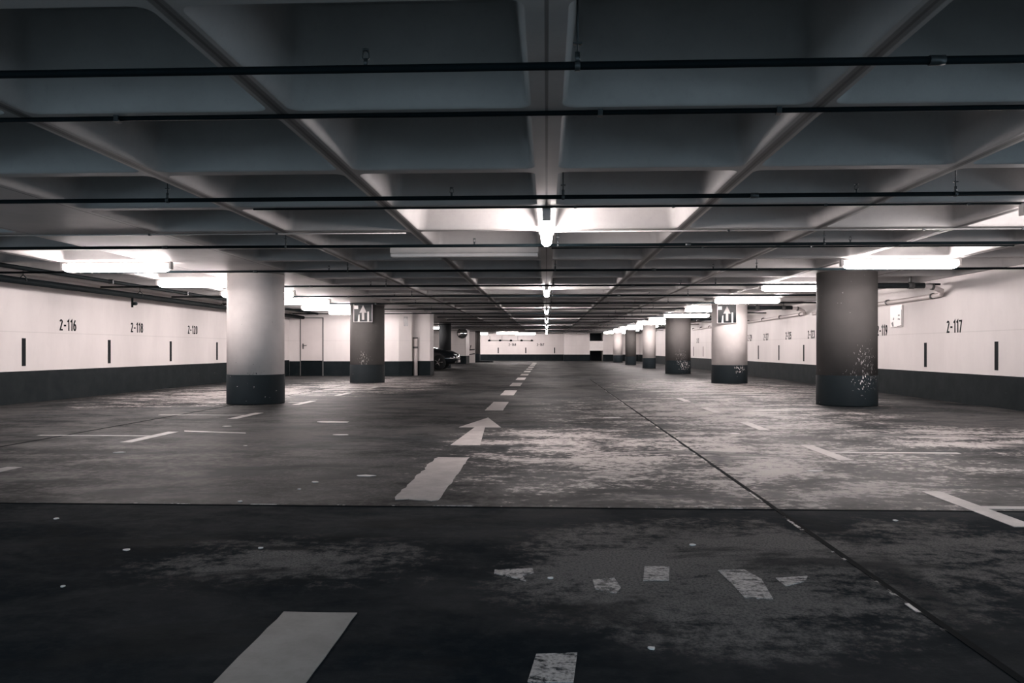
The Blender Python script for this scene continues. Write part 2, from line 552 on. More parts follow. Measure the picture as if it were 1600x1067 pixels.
# ------------------------------------------------------------------ pillars
chip_r1 = [(5.03, 0.62, 0.36, 0.62), (4.95, 0.50, 0.34, 0.34)]
chip_r3 = [(4.95, 0.62, 0.36, 0.45), (5.1, 0.3, 0.4, 0.4)]
PM = {
    'white': M['whitep'], 'band': M['bandp'],
    'grey1': make_pillar_mat('pillar_grey_chipped', (0.085, 0.08, 0.078), chip_r1),
    'band1': make_pillar_mat('pillar_band_chipped', (0.009, 0.014, 0.017), chip_r1[:1]),
    'grey3': make_pillar_mat('pillar_grey_scraped', (0.15, 0.14, 0.136), chip_r3),
    'band3': make_pillar_mat('pillar_band_scraped', (0.009, 0.014, 0.017), chip_r3),
    'grey': make_pillar_mat('pillar_grey', (0.12, 0.113, 0.11)),
    'band2': make_pillar_mat('pillar_band_scuffed', (0.009, 0.014, 0.017), [(5.1, 0.38, 0.3, 0.2)]),
    'dark': make_pillar_mat('pillar_dark_grey', (0.03, 0.033, 0.035)),
    'greyl': make_pillar_mat('pillar_grey_left', (0.12, 0.113, 0.11), [(-4.9, 0.62, 0.3, 0.35)]),
    'bandl': make_pillar_mat('pillar_band_left', (0.016, 0.021, 0.024)),
    'wear': make_pillar_mat('pillar_white_chipped', (0.72, 0.67, 0.655), [(-4.8, 0.5, 0.3, 0.09)], (0.08, 0.08, 0.08)),
}


def pillar(x, y, r, top, band, label, bh=0.49, z=0.0):
    t = thing('round_pillar', (x, y, z), label, 'pillar', 'round concrete pillars')
    MB().lathe([(r, bh), (r, RIB - z + 0.002)], 64).build('shaft', PM[top], t)
    MB().lathe([(r + 0.004, 0), (r + 0.006, 0.02), (r + 0.006, bh - 0.004), (r + 0.001, bh)], 64).build('painted_band', PM[band], t)['label'] = 'dark painted foot of the pillar'
    return t


R = 0.465
pillar(-COLX, 13.3, R, 'wear', 'band', 'thick white round pillar nearest on the left, beside bay 2-120')
pillar(-COLX, 21.7, R, 'greyl', 'bandl', 'thick grey round pillar with an arrow sign, left of the lane')
pillar(COLX, 13.3, R, 'grey1', 'band1', 'thick grey pillar nearest on the right, white paint chips low down')
pillar(COLX, 21.7, R, 'white', 'band2', 'thick white round pillar with an arrow sign, right of the lane')
pillar(COLX, 30.1, R, 'grey3', 'band3', 'grey pillar with scraped foot, third in the right row')
pillar(COLX, 38.5, 0.31, 'white', 'band', 'slim white pillar, fourth in the right row')
pillar(COLX, 46.9, 0.31, 'grey', 'band', 'slim grey pillar, fifth in the right row')
pillar(COLX, 55.3, 0.31, 'white', 'band', 'slim white pillar nearest the far wall, last in the right row')
pillar(-COLX, 38.5, 0.29, 'dark', 'band', 'slim dark pillar standing behind the parked black car')
pillar(-COLX, 55.3, 0.31, 'grey', 'band', 'slim grey pillar on a low kerb near the far wall, left side', z=0.10)
k = MB().slab([(-5.6, 54.7), (-3.9, 54.7), (-3.7, 54.9), (-3.7, 55.7), (-3.9, 55.9), (-5.6, 55.9)], 0, 0.099).build('kerb_island', M['dado'], bevel=0.02)
tag(k, 'low dark kerb island around the far left pillar', 'kerb')

# ------------------------------------------------------------------ lamps
def make_lamp(L=1.58):
    t = thing('tube_lamp', (0, 0, 0), 'x', 'lamp')
    MB().box(-L / 2, L / 2, -0.040, 0.040, -0.035, 0.0).build('housing', M['housing'], t, bevel=0.006)
    z = -0.090
    e = 0.05
    MB().tube([(-L / 2 + 0.02, 0, z), (-L / 2 + 0.04, 0, z), (-L / 2 + 0.04 + e, 0, z), (L / 2 - 0.04 - e, 0, z), (L / 2 - 0.04, 0, z), (L / 2 - 0.02, 0, z)],
              0.048, 14, True, [0.022, 0.044, 0.058, 0.058, 0.044, 0.022]).build('diffuser', M['tube'], t)['label'] = 'glowing white diffuser'
    for s in (-1, 1):
        MB().box(s * L / 2 - 0.022, s * L / 2 + 0.022, -0.038, 0.038, -0.112, -0.002).build('end_cap', M['cap'], t, bevel=0.008)
    return t


lamp0 = make_lamp()
lamp_used = [False]


def place_lamp(x, y, z, rz, label, group):
    o = copy_tree(lamp0) if lamp_used[0] else lamp0
    lamp_used[0] = True
    o.location = (x, y, z)
    o.rotation_euler = (0, 0, rz)
    tag(o, label, 'lamp', group)


for i in range(7):
    place_lamp(0, 7.9 + 8.4 * i, RIB, PI / 2, 'lit tube lamp under the middle ceiling rib, %s along the lane' % ORD[i] if i else
               'lit tube lamp under the middle ceiling rib, nearest along the lane', 'lamps over the lane')
for i in range(13):
    place_lamp(COLX - 0.05, 7.0 + 4.2 * i, RIB, 0, 'lit crosswise tube lamp over the right bays, %s from the near end' % ORD[i], 'lamps over the right bays')
for i in range(6):
    place_lamp(-6.15, 11.2 + 2.8 * i, RIB, 0, 'lit crosswise tube lamp over the left bays, %s from the near end' % ORD[i], 'lamps over the left bays')
for i, yy in enumerate((37.8, 43.4, 54.6, 58.8)):
    place_lamp(-6.3, yy, RIB, 0, ['lit tube lamp above the parked car', 'lit tube lamp behind the slim pillar by the car', 'lit tube lamp beside the far kerb island',
                                  'lit tube lamp near the far wall on the left'][i], 'lamps over the left bays')
for xx, yy, lb in ((-2.8, 57.4, 'lit tube lamp before bay number 2-168'), (-5.2, 60.2, 'added tube lamp brightening the far wall above the valve pipe'), (-1.6, 60.2, 'added tube lamp brightening the far wall above number 2-167')):  # last two are added to brighten the far wall
    place_lamp(xx, yy, RIB, 0, lb, 'lamps near the far wall')

t = thing('tube_lamp', (-1.01, 9.8, RIB), 'unlit tube lamp fixed crosswise left of the lane lamps', 'lamp')
MB().box(-0.91, 0.91, -0.06, 0.06, -0.075, 0.0).build('housing', M['housing'], t, bevel=0.006)
MB().box(-0.905, 0.905, -0.062, 0.055, -0.120, -0.075).build('diffuser', M['deadtube'], t, bevel=0.012)['label'] = 'pale unlit diffuser'

# ------------------------------------------------------------------ sprinkler pipes
PZ = EYE + 1.148
HDX = -8.3
PIPE_X0 = HDX + 0.062


def sprinkler_head(x, z, parent):
    h = MB().tube([(x, 0, z + 0.012), (x, 0, z + 0.042)], 0.009, 10)
    h.tube([(x, 0, z + 0.03), (x - 0.014, 0, z + 0.044), (x - 0.012, 0, z + 0.066), (x, 0, z + 0.074)], 0.0032, 6)
    h.tube([(x, 0, z + 0.03), (x + 0.014, 0, z + 0.044), (x + 0.012, 0, z + 0.066), (x, 0, z + 0.074)], 0.0032, 6)
    h.tube([(x, 0, z + 0.073), (x, 0, z + 0.080)], 0.015, 14)
    h.build('sprinkler_head', M['brass'], parent)


def hanger(x, parent, ztop=TOP):
    h = MB().tube([(x, 0, PZ + 0.01), (x, 0, ztop)], 0.0045, 8)
    h.tube([(x, 0, PZ + 0.012), (x, 0, PZ + 0.055)], 0.011, 8)
    h.box(x - 0.018, x + 0.018, -0.01, 0.01, PZ + 0.085, PZ + 0.093)
    h.tube([(x - 0.011, 0, PZ), (x + 0.011, 0, PZ)], 0.0215, 14)
    h.build('hanger', M['brass'], parent)


pipe_y = [3.25 + 2.8 * i for i in range(21)]
heads = {0: (-0.74, -3.2), 1: (-0.72, 2.3), 2: (-0.80, 3.3), 3: (-3.2, 2.4), 4: (-3.2, 2.4)}
for i, y in enumerate(pipe_y):
    x0 = PIPE_X0
    if YR < y < 33.5:
        x0 = -3.9
    if 48.5 < y < 52.2:
        x0 = -4.9
    x1 = XR - 0.05
    if y < 10:
        x1 = XR
    t = thing('sprinkler_pipe', (0, y, 0), 'dark sprinkler pipe crossing under the ceiling ribs, %s from the near end' % ORD[i], 'pipe', 'crosswise sprinkler pipes')
    r = 0.0165
    MB().tube([(x0, 0, PZ), (x1, 0, PZ)], r, 12).build('pipe_run', M['pipe'], t)
    for hx in (0.125, 3.02, -2.92) if i < 6 else (0.125, 3.02):
        hanger(hx, t)
    for hx in heads.get(i, (-3.3, 2.2)):
        sprinkler_head(hx, PZ, t)
    if i < 8:
        for cx in (-4.3, 1.55):
            MB().tube([(cx - 0.03, 0, PZ), (cx + 0.03, 0, PZ)], 0.021, 12).build('coupling', M['brass'], t)

# header along the left wall
HZ = EYE + 1.08
t = thing('header_pipe', (HDX, 0, 0), 'thick dark pipe running along the left wall above the bay numbers', 'pipe')
MB().tube([(0, -1.3, HZ), (0, YR - 0.02, HZ)], 0.055, 18).build('pipe_run', M['pipe'], t)
for yy in (5.0, 9.0, 12.35, 16.0, 20.2, 24.0):
    h = MB().tube([(-0.06, yy, HZ), (-0.045, yy, HZ + 0.06), (0, yy, HZ + 0.1)], 0.008, 8)
    h.tube([(0.06, yy, HZ), (0.045, yy, HZ + 0.06), (0, yy, HZ + 0.1)], 0.008, 8)
    h.tube([(0, yy, HZ + 0.095), (0, yy, RIB)], 0.006, 8)
    h.build('hanger', M['brass'], t)
yv = 15.7
v = MB().tube([(0, yv, HZ - 0.05), (0, yv, HZ - 0.24)], 0.020, 12)
v.tube([(0, yv, HZ - 0.17), (0.10, yv - 0.03, HZ - 0.17)], 0.032, 12)
v.build('drain_valve', M['pipe'], t)
t = thing('ceiling_pipe', (-7.8, 0, 0), 'thinner dark pipe under the ceiling beside the thick left header', 'pipe')
MB().tube([(0, -1.3, RIB - 0.043), (0, YR - 0.02, RIB - 0.043)], 0.034, 14).build('pipe_run', M['pipe'], t)
for yy in range(2, 27, 3):
    MB().box(-0.04, 0.04, yy, yy + 0.03, RIB - 0.080, RIB).build('clamp', M['brass'], t)

# thin conduits under the ribs
def conduit(y, x0, x1, r, mat, label, clips):
    t = thing('ceiling_conduit', (0, y, 0), label, 'conduit')
    MB().tube([(x0, 0, RIB - r), (x1, 0, RIB - r)], r, 10).build('conduit_run', mat, t)
    for x in clips:
        MB().box(x - 0.012, x + 0.012, -r * 1.8, r * 1.8, RIB - 2.5 * r, RIB).build('clip', M['brass'], t)


conduit(4.2, -5.6, 7.0, 0.013, M['pipe'], 'dark conduit along the second rib above the camera', (-2.3, 0.28, 1.2, 2.9))
conduit(7.0, -2.6, 7.0, 0.0085, M['pipe'], 'thin dark conduit crossing at the near end of the first lane lamp', (0.25, 1.1, 2.4, 3.6))
conduit(8.46, 0.06, 7.0, 0.0085, M['conduit'], 'thin shiny conduit crossing behind the first lane lamp to the right', (1.9, 3.9, 4.9))
conduit(9.84, 0.06, 5.6, 0.0085, M['pipe'], 'thin dark conduit crossing right behind the unlit lamp', (1.9, 3.2))
conduit(8.5, -7.0, -1.5, 0.0085, M['conduit'], 'thin conduit crossing under the left ribs', (-6.0, -4.3, -2.9))

# ------------------------------------------------------------------ drains on the right wall
WZ = EYE + 0.955
DX = XR - 0.05


def drain(y0, y1, label_a, label_b):
    """black insulated crosspiece from the pillar row to the wall, then a pale pipe falling along the wall"""
    t = thing('drain_pipe', (0, y0, 0), label_a, 'pipe')
    zc = EYE + 1.11
    MB().tube([(COLX + 0.35, 0, zc), (XR - 0.42, 0, zc)], 0.050, 16).build('insulated_run', M['rubber'], t)
    c = MB()
    for x in (COLX + 0.75, COLX + 1.45):
        c.tube([(x - 0.05, 0, zc), (x + 0.05, 0, zc)], 0.062, 14)
        c.tube([(x, 0, zc + 0.05), (x, 0, RIB + 0.02)], 0.02, 10)
    c.build('clamp', M['ring'], t)
    t2 = thing('wall_pipe', (DX, 0, 0), label_b, 'pipe')
    r = 0.042
    MB().tube([(-0.40, y0, zc), (-0.22, y0 + 0.02, zc - 0.02), (-0.05, y0 + 0.04, zc - 0.09), (0, y0 + 0.16, WZ + 0.01), (0, y0 + 0.4, WZ), (0, y1, WZ - 0.03)],
              r, 16).build('pale_run', M['plastic'], t2)
    b = MB()
    b.tube([(-0.24, y0 + 0.02, zc - 0.02), (-0.20, y0 + 0.022, zc - 0.028)], r + 0.014, 16)
    y = y0 + 0.45
    while y < y1 - 0.1:
        b.tube([(0, y, WZ), (0, y + 0.06, WZ)], r + 0.012, 16)
        b.box(0.0, 0.05, y, y + 0.06, WZ - 0.02, WZ + 0.02)
        y += 1.9
    b.build('collar', M['ring'], t2)


drain(14.25, 21.2, 'black insulated drain crossing from the nearest right pillar to the wall', 'pale pipe along the right wall above bays 2-119 and 2-121')
drain(21.75, 29.6, 'black insulated drain crossing beside the white signed pillar', 'pale pipe along the right wall above bays 2-123 to 2-129')
drain(30.2, 38.4, 'black insulated drain crossing behind the scraped grey pillar', 'pale pipe along the right wall beyond the white signed pillar')

# ------------------------------------------------------------------ bay numbers and wall stripes
def arc(cx, cy, rx, ry, a0, a1, n=9):
    return [(cx + rx * math.cos(math.radians(a0 + (a1 - a0) * k / n)), cy + ry * math.sin(math.radians(a0 + (a1 - a0) * k / n))) for k in range(n + 1)]


T = 0.15
W = 0.42
h_ = T / 2
rx = W / 2 - h_
cx = W / 2
GL = {
    '0': [arc(cx, 1 - h_ - rx, rx, rx, 0, 180) + arc(cx, h_ + rx, rx, rx, 180, 360) + [(W - h_, 1 - h_ - rx)]],
    '1': [[(0.06, 0.80), (0.24, 0.965), (0.24, 0.0)]],
    '2': [arc(cx, 1 - h_ - rx, rx, rx, 175, -25) + [(h_ + 0.01, h_), (W, h_)]],
    '3': [arc(cx, 0.745, rx, 0.19, 165, -90) + arc(cx, 0.30, rx, 0.255, 90, -165)],
    '4': [[(0.30, 1.0), (0.05, 0.28), (W, 0.28)], [(0.31, 0.5), (0.31, 0.0)]],
    '5': [[(W - 0.03, 1 - h_), (h_ + 0.02, 1 - h_), (h_, 0.56)] + arc(cx, 0.325, rx, 0.26, 120, -165)],
    '6': [arc(cx, 0.325, rx, 0.26, 180, -180, 18), [(h_, 0.325), (h_ + 0.02, 0.62), (cx + 0.06, 1 - 0.02)]],
    '7': [[(0.0, 1 - h_), (W - h_, 1 - h_), (0.13, 0.0)]],
    '8': [arc(cx, 0.745, rx * 0.92, 0.19, -90, 270, 18), arc(cx, 0.30, rx, 0.24, 90, 450, 18)],
    '9': [arc(cx, 0.675, rx, 0.26, 0, 360, 18), [(W - h_, 0.675), (W - h_ - 0.02, 0.38), (cx - 0.06, 0.02)]],
    '-': [[(0.04, 0.46), (0.34, 0.46)]],
}
ADV = {'1': 0.42, '-': 0.46}


def stroke(mb, pts, to3, th=0.003):
    n = len(pts)
    L, Rr = [], []
    for i, p in enumerate(pts):
        a = Vector(pts[max(i - 1, 0)])
        b = Vector(pts[min(i + 1, n - 1)])
        P = Vector(p)
        d1 = (P - a).normalized() if i > 0 else (b - P).normalized()
        d2 = (b - P).normalized() if i < n - 1 else d1
        nn = Vector((-d1.y, d1.x)) + Vector((-d2.y, d2.x))
        if nn.length < 1e-4:
            nn = Vector((-d1.y, d1.x))
        nn.normalize()
        c = max(0.5, nn.dot(Vector((-d1.y, d1.x))))
        o = nn * (T / 2 / c)
        L.append(P + o)
        Rr.append(P - o)
    for i in range(n - 1):
        q = [L[i], L[i + 1], Rr[i + 1], Rr[i]]
        bot = [mb.bm.verts.new(to3(p, 0.0)) for p in q]
        top = [mb.bm.verts.new(to3(p, th)) for p in q]
        mb.bm.faces.new(top)
        for k in range(4):
            mb.bm.faces.new((bot[k], bot[(k + 1) % 4], top[(k + 1) % 4], top[k]))


def number(text, loc, right, out, hgt, label, wscale=1.0):
    """stencilled digits centred on loc, reading along RIGHT, standing off the wall along OUT"""
    right, out = Vector(right), Vector(out)
    width = sum(ADV.get(c, 0.52) for c in text) - 0.08
    mb = MB()
    pen = -width / 2
    for c in text:
        for pl in GL[c]:
            mb_pen = pen
            stroke(mb, pl, lambda p, z, q=mb_pen: right * ((p[0] + q) * hgt * wscale) + Vector((0, 0, (p[1] - 0.5) * hgt)) + out * z)
        pen += ADV.get(c, 0.52)
    o = mb.build('bay_number', M['black'], loc=loc)
    return tag(o, label, 'number', 'bay numbers on the walls')


def stripe(loc, along, out, wd, hh, label):
    along, out = Vector(along), Vector(out)
    mb = MB()
    vs = []
    for o in (0.0, 0.004):
        for a, b in ((-1, -1), (1, -1), (1, 1), (-1, 1)):
            vs.append(mb.bm.verts.new(along * (a * wd / 2) + Vector((0, 0, b * hh / 2)) + out * o))
    mb.bm.faces.new(vs[4:])
    for kk in range(4):
        mb.bm.faces.new((vs[kk], vs[(kk + 1) % 4], vs[4 + (kk + 1) % 4], vs[4 + kk]))
    o = mb.build('wall_stripe', M['black'], loc=loc)
    return tag(o, label, 'stripe', 'bay divider stripes')


LB = 0.2996 * 8.8
RB = 0.3337 * 7.0
yl0, yr0 = 1.4897 * 8.8, 1.8246 * 7.0
LS = ['left of bay number 2-116', 'between bay numbers 2-116 and 2-118', 'between bay numbers 2-118 and 2-120', 'right of 2-120, beside the white pillar',
      None, 'in the corner next to the stair door']
for i, nm in enumerate(LS):
    if nm:
        stripe((XL, yl0 + LB * i, 0.86), (0, 1, 0), (1, 0, 0), 0.10, 0.47, 'short dark vertical stripe on the left wall ' + nm)
for i, yn, tx in ((0, 14.36, '2-116'), (1, 16.84, '2-118'), (2, 19.55, '2-120'), (4, 25.02, '2-124')):
    number(tx, (XL, yn, EYE + 0.44 + 0.02 * i), (0, 1, 0), (1, 0, 0), 0.205,
           'black number %s painted on the left white wall' % tx, 1.12)
RS = {0: 'right of bay number 2-117', 1: 'between bay numbers 2-117 and 2-119', 4: 'right of bay number 2-125', 5: 'between bay numbers 2-125 and 2-127',
      6: 'between bay numbers 2-127 and 2-129', 10: 'seen left of the white signed pillar', 11: 'between bay numbers 2-137 and 2-139'}
for i, nm in RS.items():
    stripe((XR, yr0 + RB * i, 0.805), (0, 1, 0), (-1, 0, 0), 0.10, 0.45, 'short dark vertical stripe on the right wall ' + nm)
for yn, tx in ((14.06, '2-117'), (17.02, '2-119'), (21.5, '2-123'), (23.5, '2-125'), (25.86, '2-127'), (27.9, '2-129'), (37.4, '2-137'), (39.7, '2-139')):
    number(tx, (XR, yn, EYE + 0.39), (0, -1, 0), (-1, 0, 0), 0.215, 'black number %s painted on the right white wall' % tx, 1.08)
# far wall
for i, px in enumerate((778.5, 821.5, 866.5)):
    dd = ray(px, 547)
    x = dd.x / dd.y * YF
    stripe((x, YF, 0.81), (1, 0, 0), (0, -1, 0), 0.085, 0.45, ['short dark stripe on the far wall left of number 2-168', 'short dark stripe on the far wall between 2-168 and 2-167',
                                                           'short dark stripe on the far wall right of number 2-167'][i])
for px, tx in ((800.5, '2-168'), (844.5, '2-167')):
    dd = ray(px, 538)
    x = dd.x / dd.y * YF
    number(tx, (x, YF, EYE + 0.36), (1, 0, 0), (0, -1, 0), 0.20, 'small black number %s on the far wall' % tx, 1.25)

# ------------------------------------------------------------------ signs
def flat(mb, poly, y):
    """a thin raised shape in the xz plane, front towards -y"""
    a = [mb.bm.verts.new((x, y, z)) for x, z in poly]
    b = [mb.bm.verts.new((x, y - 0.003, z)) for x, z in poly]
    n = len(poly)
    mb.bm.faces.new(b)
    for i in range(n):
        mb.bm.faces.new((a[i], a[(i + 1) % n], b[(i + 1) % n], b[i]))


def arrow_sign(x, y, z, label, rz=0.0, s=0.48, hh=0.48):
    t = thing('arrow_sign', (x, y, z), label, 'sign', None, rz)
    MB().box(-s / 2, s / 2, -0.012, 0.012, -hh / 2, hh / 2).build('panel', M['mirror'], t, bevel=0.004)
    f = MB()
    e = 0.012
    for a in ((-s / 2 - e, -s / 2, -hh / 2 - e, hh / 2 + e), (s / 2, s / 2 + e, -hh / 2 - e, hh / 2 + e)):
        f.box(a[0], a[1], -0.02, 0.014, a[2], a[3])
    for a in ((-s / 2, s / 2, -hh / 2 - e, -hh / 2), (-s / 2, s / 2, hh / 2, hh / 2 + e)):
        f.box(a[0], a[1], -0.02, 0.014, a[2], a[3])
    f.build('frame', M['signwhite'], t)
    ar = MB()
    flat(ar, [(-0.03, -0.19), (0.035, -0.19), (0.035, 0.0), (0.10, 0.0), (0.0025, 0.20), (-0.095, 0.0), (-0.03, 0.0)], -0.012)
    ar.build('arrow', M['signgrey'], t)
    br = MB()  # white shapes painted in for reflections on the glossy panel
    flat(br, [(0.12, -0.235), (0.16, -0.235), (0.16, 0.03), (0.12, 0.03)], -0.012)
    flat(br, [(-0.14, -0.235), (-0.09, -0.235), (-0.095, -0.04), (-0.12, -0.06)], -0.012)
    flat(br, [(-0.235, 0.10), (-0.13, 0.10), (-0.13, 0.19), (-0.235, 0.19)], -0.012)
    br.build('painted_reflection', M['signwhite'], t)
    b = MB().box(-0.12, 0.12, 0.012, 0.10, -0.03, 0.03)
    b.build('bracket', M['brass'], t)
    return t


arrow_sign(-4.90, 21.7 - R - 0.045, EYE + 0.975, 'square dark arrow sign on the grey left pillar')
arrow_sign(4.72, 21.7 - R - 0.045, EYE + 0.93, 'square dark arrow sign on the white right pillar', 0.0)
t = thing('wall_sign', (XR - 0.03, 16.28, EYE + 0.655), 'white rectangular sign high on the right wall beside number 2-119', 'sign', None, PI / 2 * -1)
MB().box(-0.26, 0.26, -0.006, 0.028, -0.215, 0.215).build('panel', M['signwhite'], t, bevel=0.004)
sg = MB()
for poly in ([(-0.16, -0.20), (-0.10, -0.20), (-0.13, -0.10), (-0.20, -0.13)], [(-0.14, -0.07), (-0.09, -0.07), (-0.08, -0.03), (-0.11, -0.02)], [(0.10, 0.0), (0.17, 0.0), (0.17, 0.03), (0.10, 0.03)],
             [(0.08, -0.07), (0.18, -0.08), (0.19, -0.05), (0.10, -0.04)], [(0.06, -0.21), (0.25, -0.20), (0.25, -0.185), (0.06, -0.195)], [(0.245, -0.2), (0.255, -0.2), (0.255, 0.12), (0.245, 0.12)]):
    flat(sg, poly, -0.006)
sg.build('pictogram', M['ring'], t)
nb = MB().box(-0.07, 0.07, -0.008, 0.0, -0.16, 0.16).build('wall_notice', M['conduit'], loc=(-4.80, YR + 0.132, 1.86))
nb.rotation_euler = (0, 0, math.atan2(0.25, 0.40))
tag(nb, 'small grey notice on the cut corner of the stair block', 'notice')

# standpipe at the stair block
t = thing('standpipe', (-4.53, 27.50, 0), 'pale vertical pipe with a dark collar at the stair block corner', 'pipe')
MB().tube([(0, 0, 0), (0, 0, 1.28)], 0.075, 16).build('pale_run', M['plastic'], t)
MB().tube([(0, 0, 0.94), (0, 0, 1.0)], 0.085, 16).tube([(0, 0, 1.28), (0, 0, 1.32)], 0.085, 16).build('collar', M['ring'], t)

# convex mirror at the rear block
t = thing('convex_mirror', (-5.22, 49.36, EYE + 0.98), 'round convex traffic mirror on the wall corner beyond the car', 'mirror')
bm_ = MB().lathe([(0.0001 + 0.30 * math.sin(math.radians(a)), 0.10 * math.cos(math.radians(a))) for a in range(90, -1, -10)], 28)
bm_.move(Matrix.Rotation(PI / 2, 4, 'X')).build('mirror_glass', M['chrome'], t)
MB().lathe([(0.30, -0.02), (0.33, -0.02), (0.33, 0.02), (0.30, 0.02)], 28).move(Matrix.Rotation(PI / 2, 4, 'X')).build('rim', M['ring'], t)
MB().tube([(0, 0.0, 0), (0, 0.15, 0)], 0.04, 10).build('bracket', M['ring'], t)

# light board with dark marks beyond the mirror
t = thing('notice_board', (-5.02, 53.2, 0.40), 'tall white board with dark marks left of the kerb island pillar', 'board')
MB().box(-0.22, 0.26, -0.02, 0.02, -0.40, 1.70).build('panel', M['signwhite'], t, bevel=0.004)
sg = MB()
flat(sg, [(-0.12, 0.42), (0.24, 0.46), (0.24, 0.52), (-0.06, 0.50), (0.02, 0.78), (-0.04, 0.78)], -0.02)
flat(sg, [(-0.16, 0.12), (0.24, 0.18), (0.24, 0.24), (-0.12, 0.18)], -0.02)
sg.build('marking', M['black'], t)

# pipe with valves on the far wall
t = thing('valve_pipe', (0, YF - 0.10, EYE + 0.68), 'thin pipe with dark valves on the far wall above number 2-168', 'pipe')
xs = [ray(px, 531).x / ray(px, 531).y * YF for px in (764.5, 781.5, 798.5, 815, 831)]
mb = MB().tube([(xs[0], 0, 0), (xs[-1], 0, 0)], 0.018, 10)
for x in (xs[0] + 0.05, xs[1] + 0.15, xs[3] - 0.3):
    mb.tube([(x, 0, 0), (x, 0, 0.35)], 0.018, 10)
for x in (xs[0], xs[-1]):
    mb.tube([(x, 0, 0), (x, 0.098, 0)], 0.018, 10)
mb.build('pipe_run', M['conduit'], t)
for x in xs:
    MB().tube([(x - 0.09, 0, 0), (x + 0.09, 0, 0)], 0.055, 12).tube([(x, 0, 0.0), (x, 0, 0.10)], 0.03, 10).build('valve', M['pipe'], t)

# white panel across the dark passage
pl = MB().box(OX0 - 0.02, OX1 + 0.02, YN - 0.03, YN - 0.001, 0.80, 1.53).build('crash_panel', M['signwhite'])
tag(pl, 'white panel spanning the dark passage in the far wall', 'panel')

# ------------------------------------------------------------------ stair door
dx0, dx1 = [ray(px, 530).x / ray(px, 530).y * YR for px in (470.5, 504)]
t = bpy.data.objects.new('door_1', None)
C.objects.link(t)
t.location = ((dx0 + dx1) / 2, YR, 0)
tag(t, 'closed pale door with dark foot in the stair block', 'door', None, 'structure')
hw = (dx1 - dx0) / 2
MB().box(-hw, hw, -0.022, 0.0, DH + 0.02, 1.96).build('leaf', M['door'], t)
MB().box(-hw, hw, -0.03, 0.0, 0.0, DH + 0.02).build('kick_panel', M['black'], t)
MB().box(hw, hw + 0.035, -0.035, 0.0, 0, 1.99).box(-hw - 0.03, -hw, -0.028, 0, 0, 1.99).box(-hw - 0.03, hw + 0.035, -0.028, 0, 1.96, 1.99).build('frame', M['ring'], t)
hd = MB().box(-hw + 0.05, -hw + 0.10, -0.03, -0.02, 0.92, 1.10)
hd.tube([(-hw + 0.075, -0.02, 1.04), (-hw + 0.075, -0.075, 1.04), (-hw + 0.21, -0.075, 1.04)], 0.013, 8)
hd.build('door_handle', M['ring'], t)

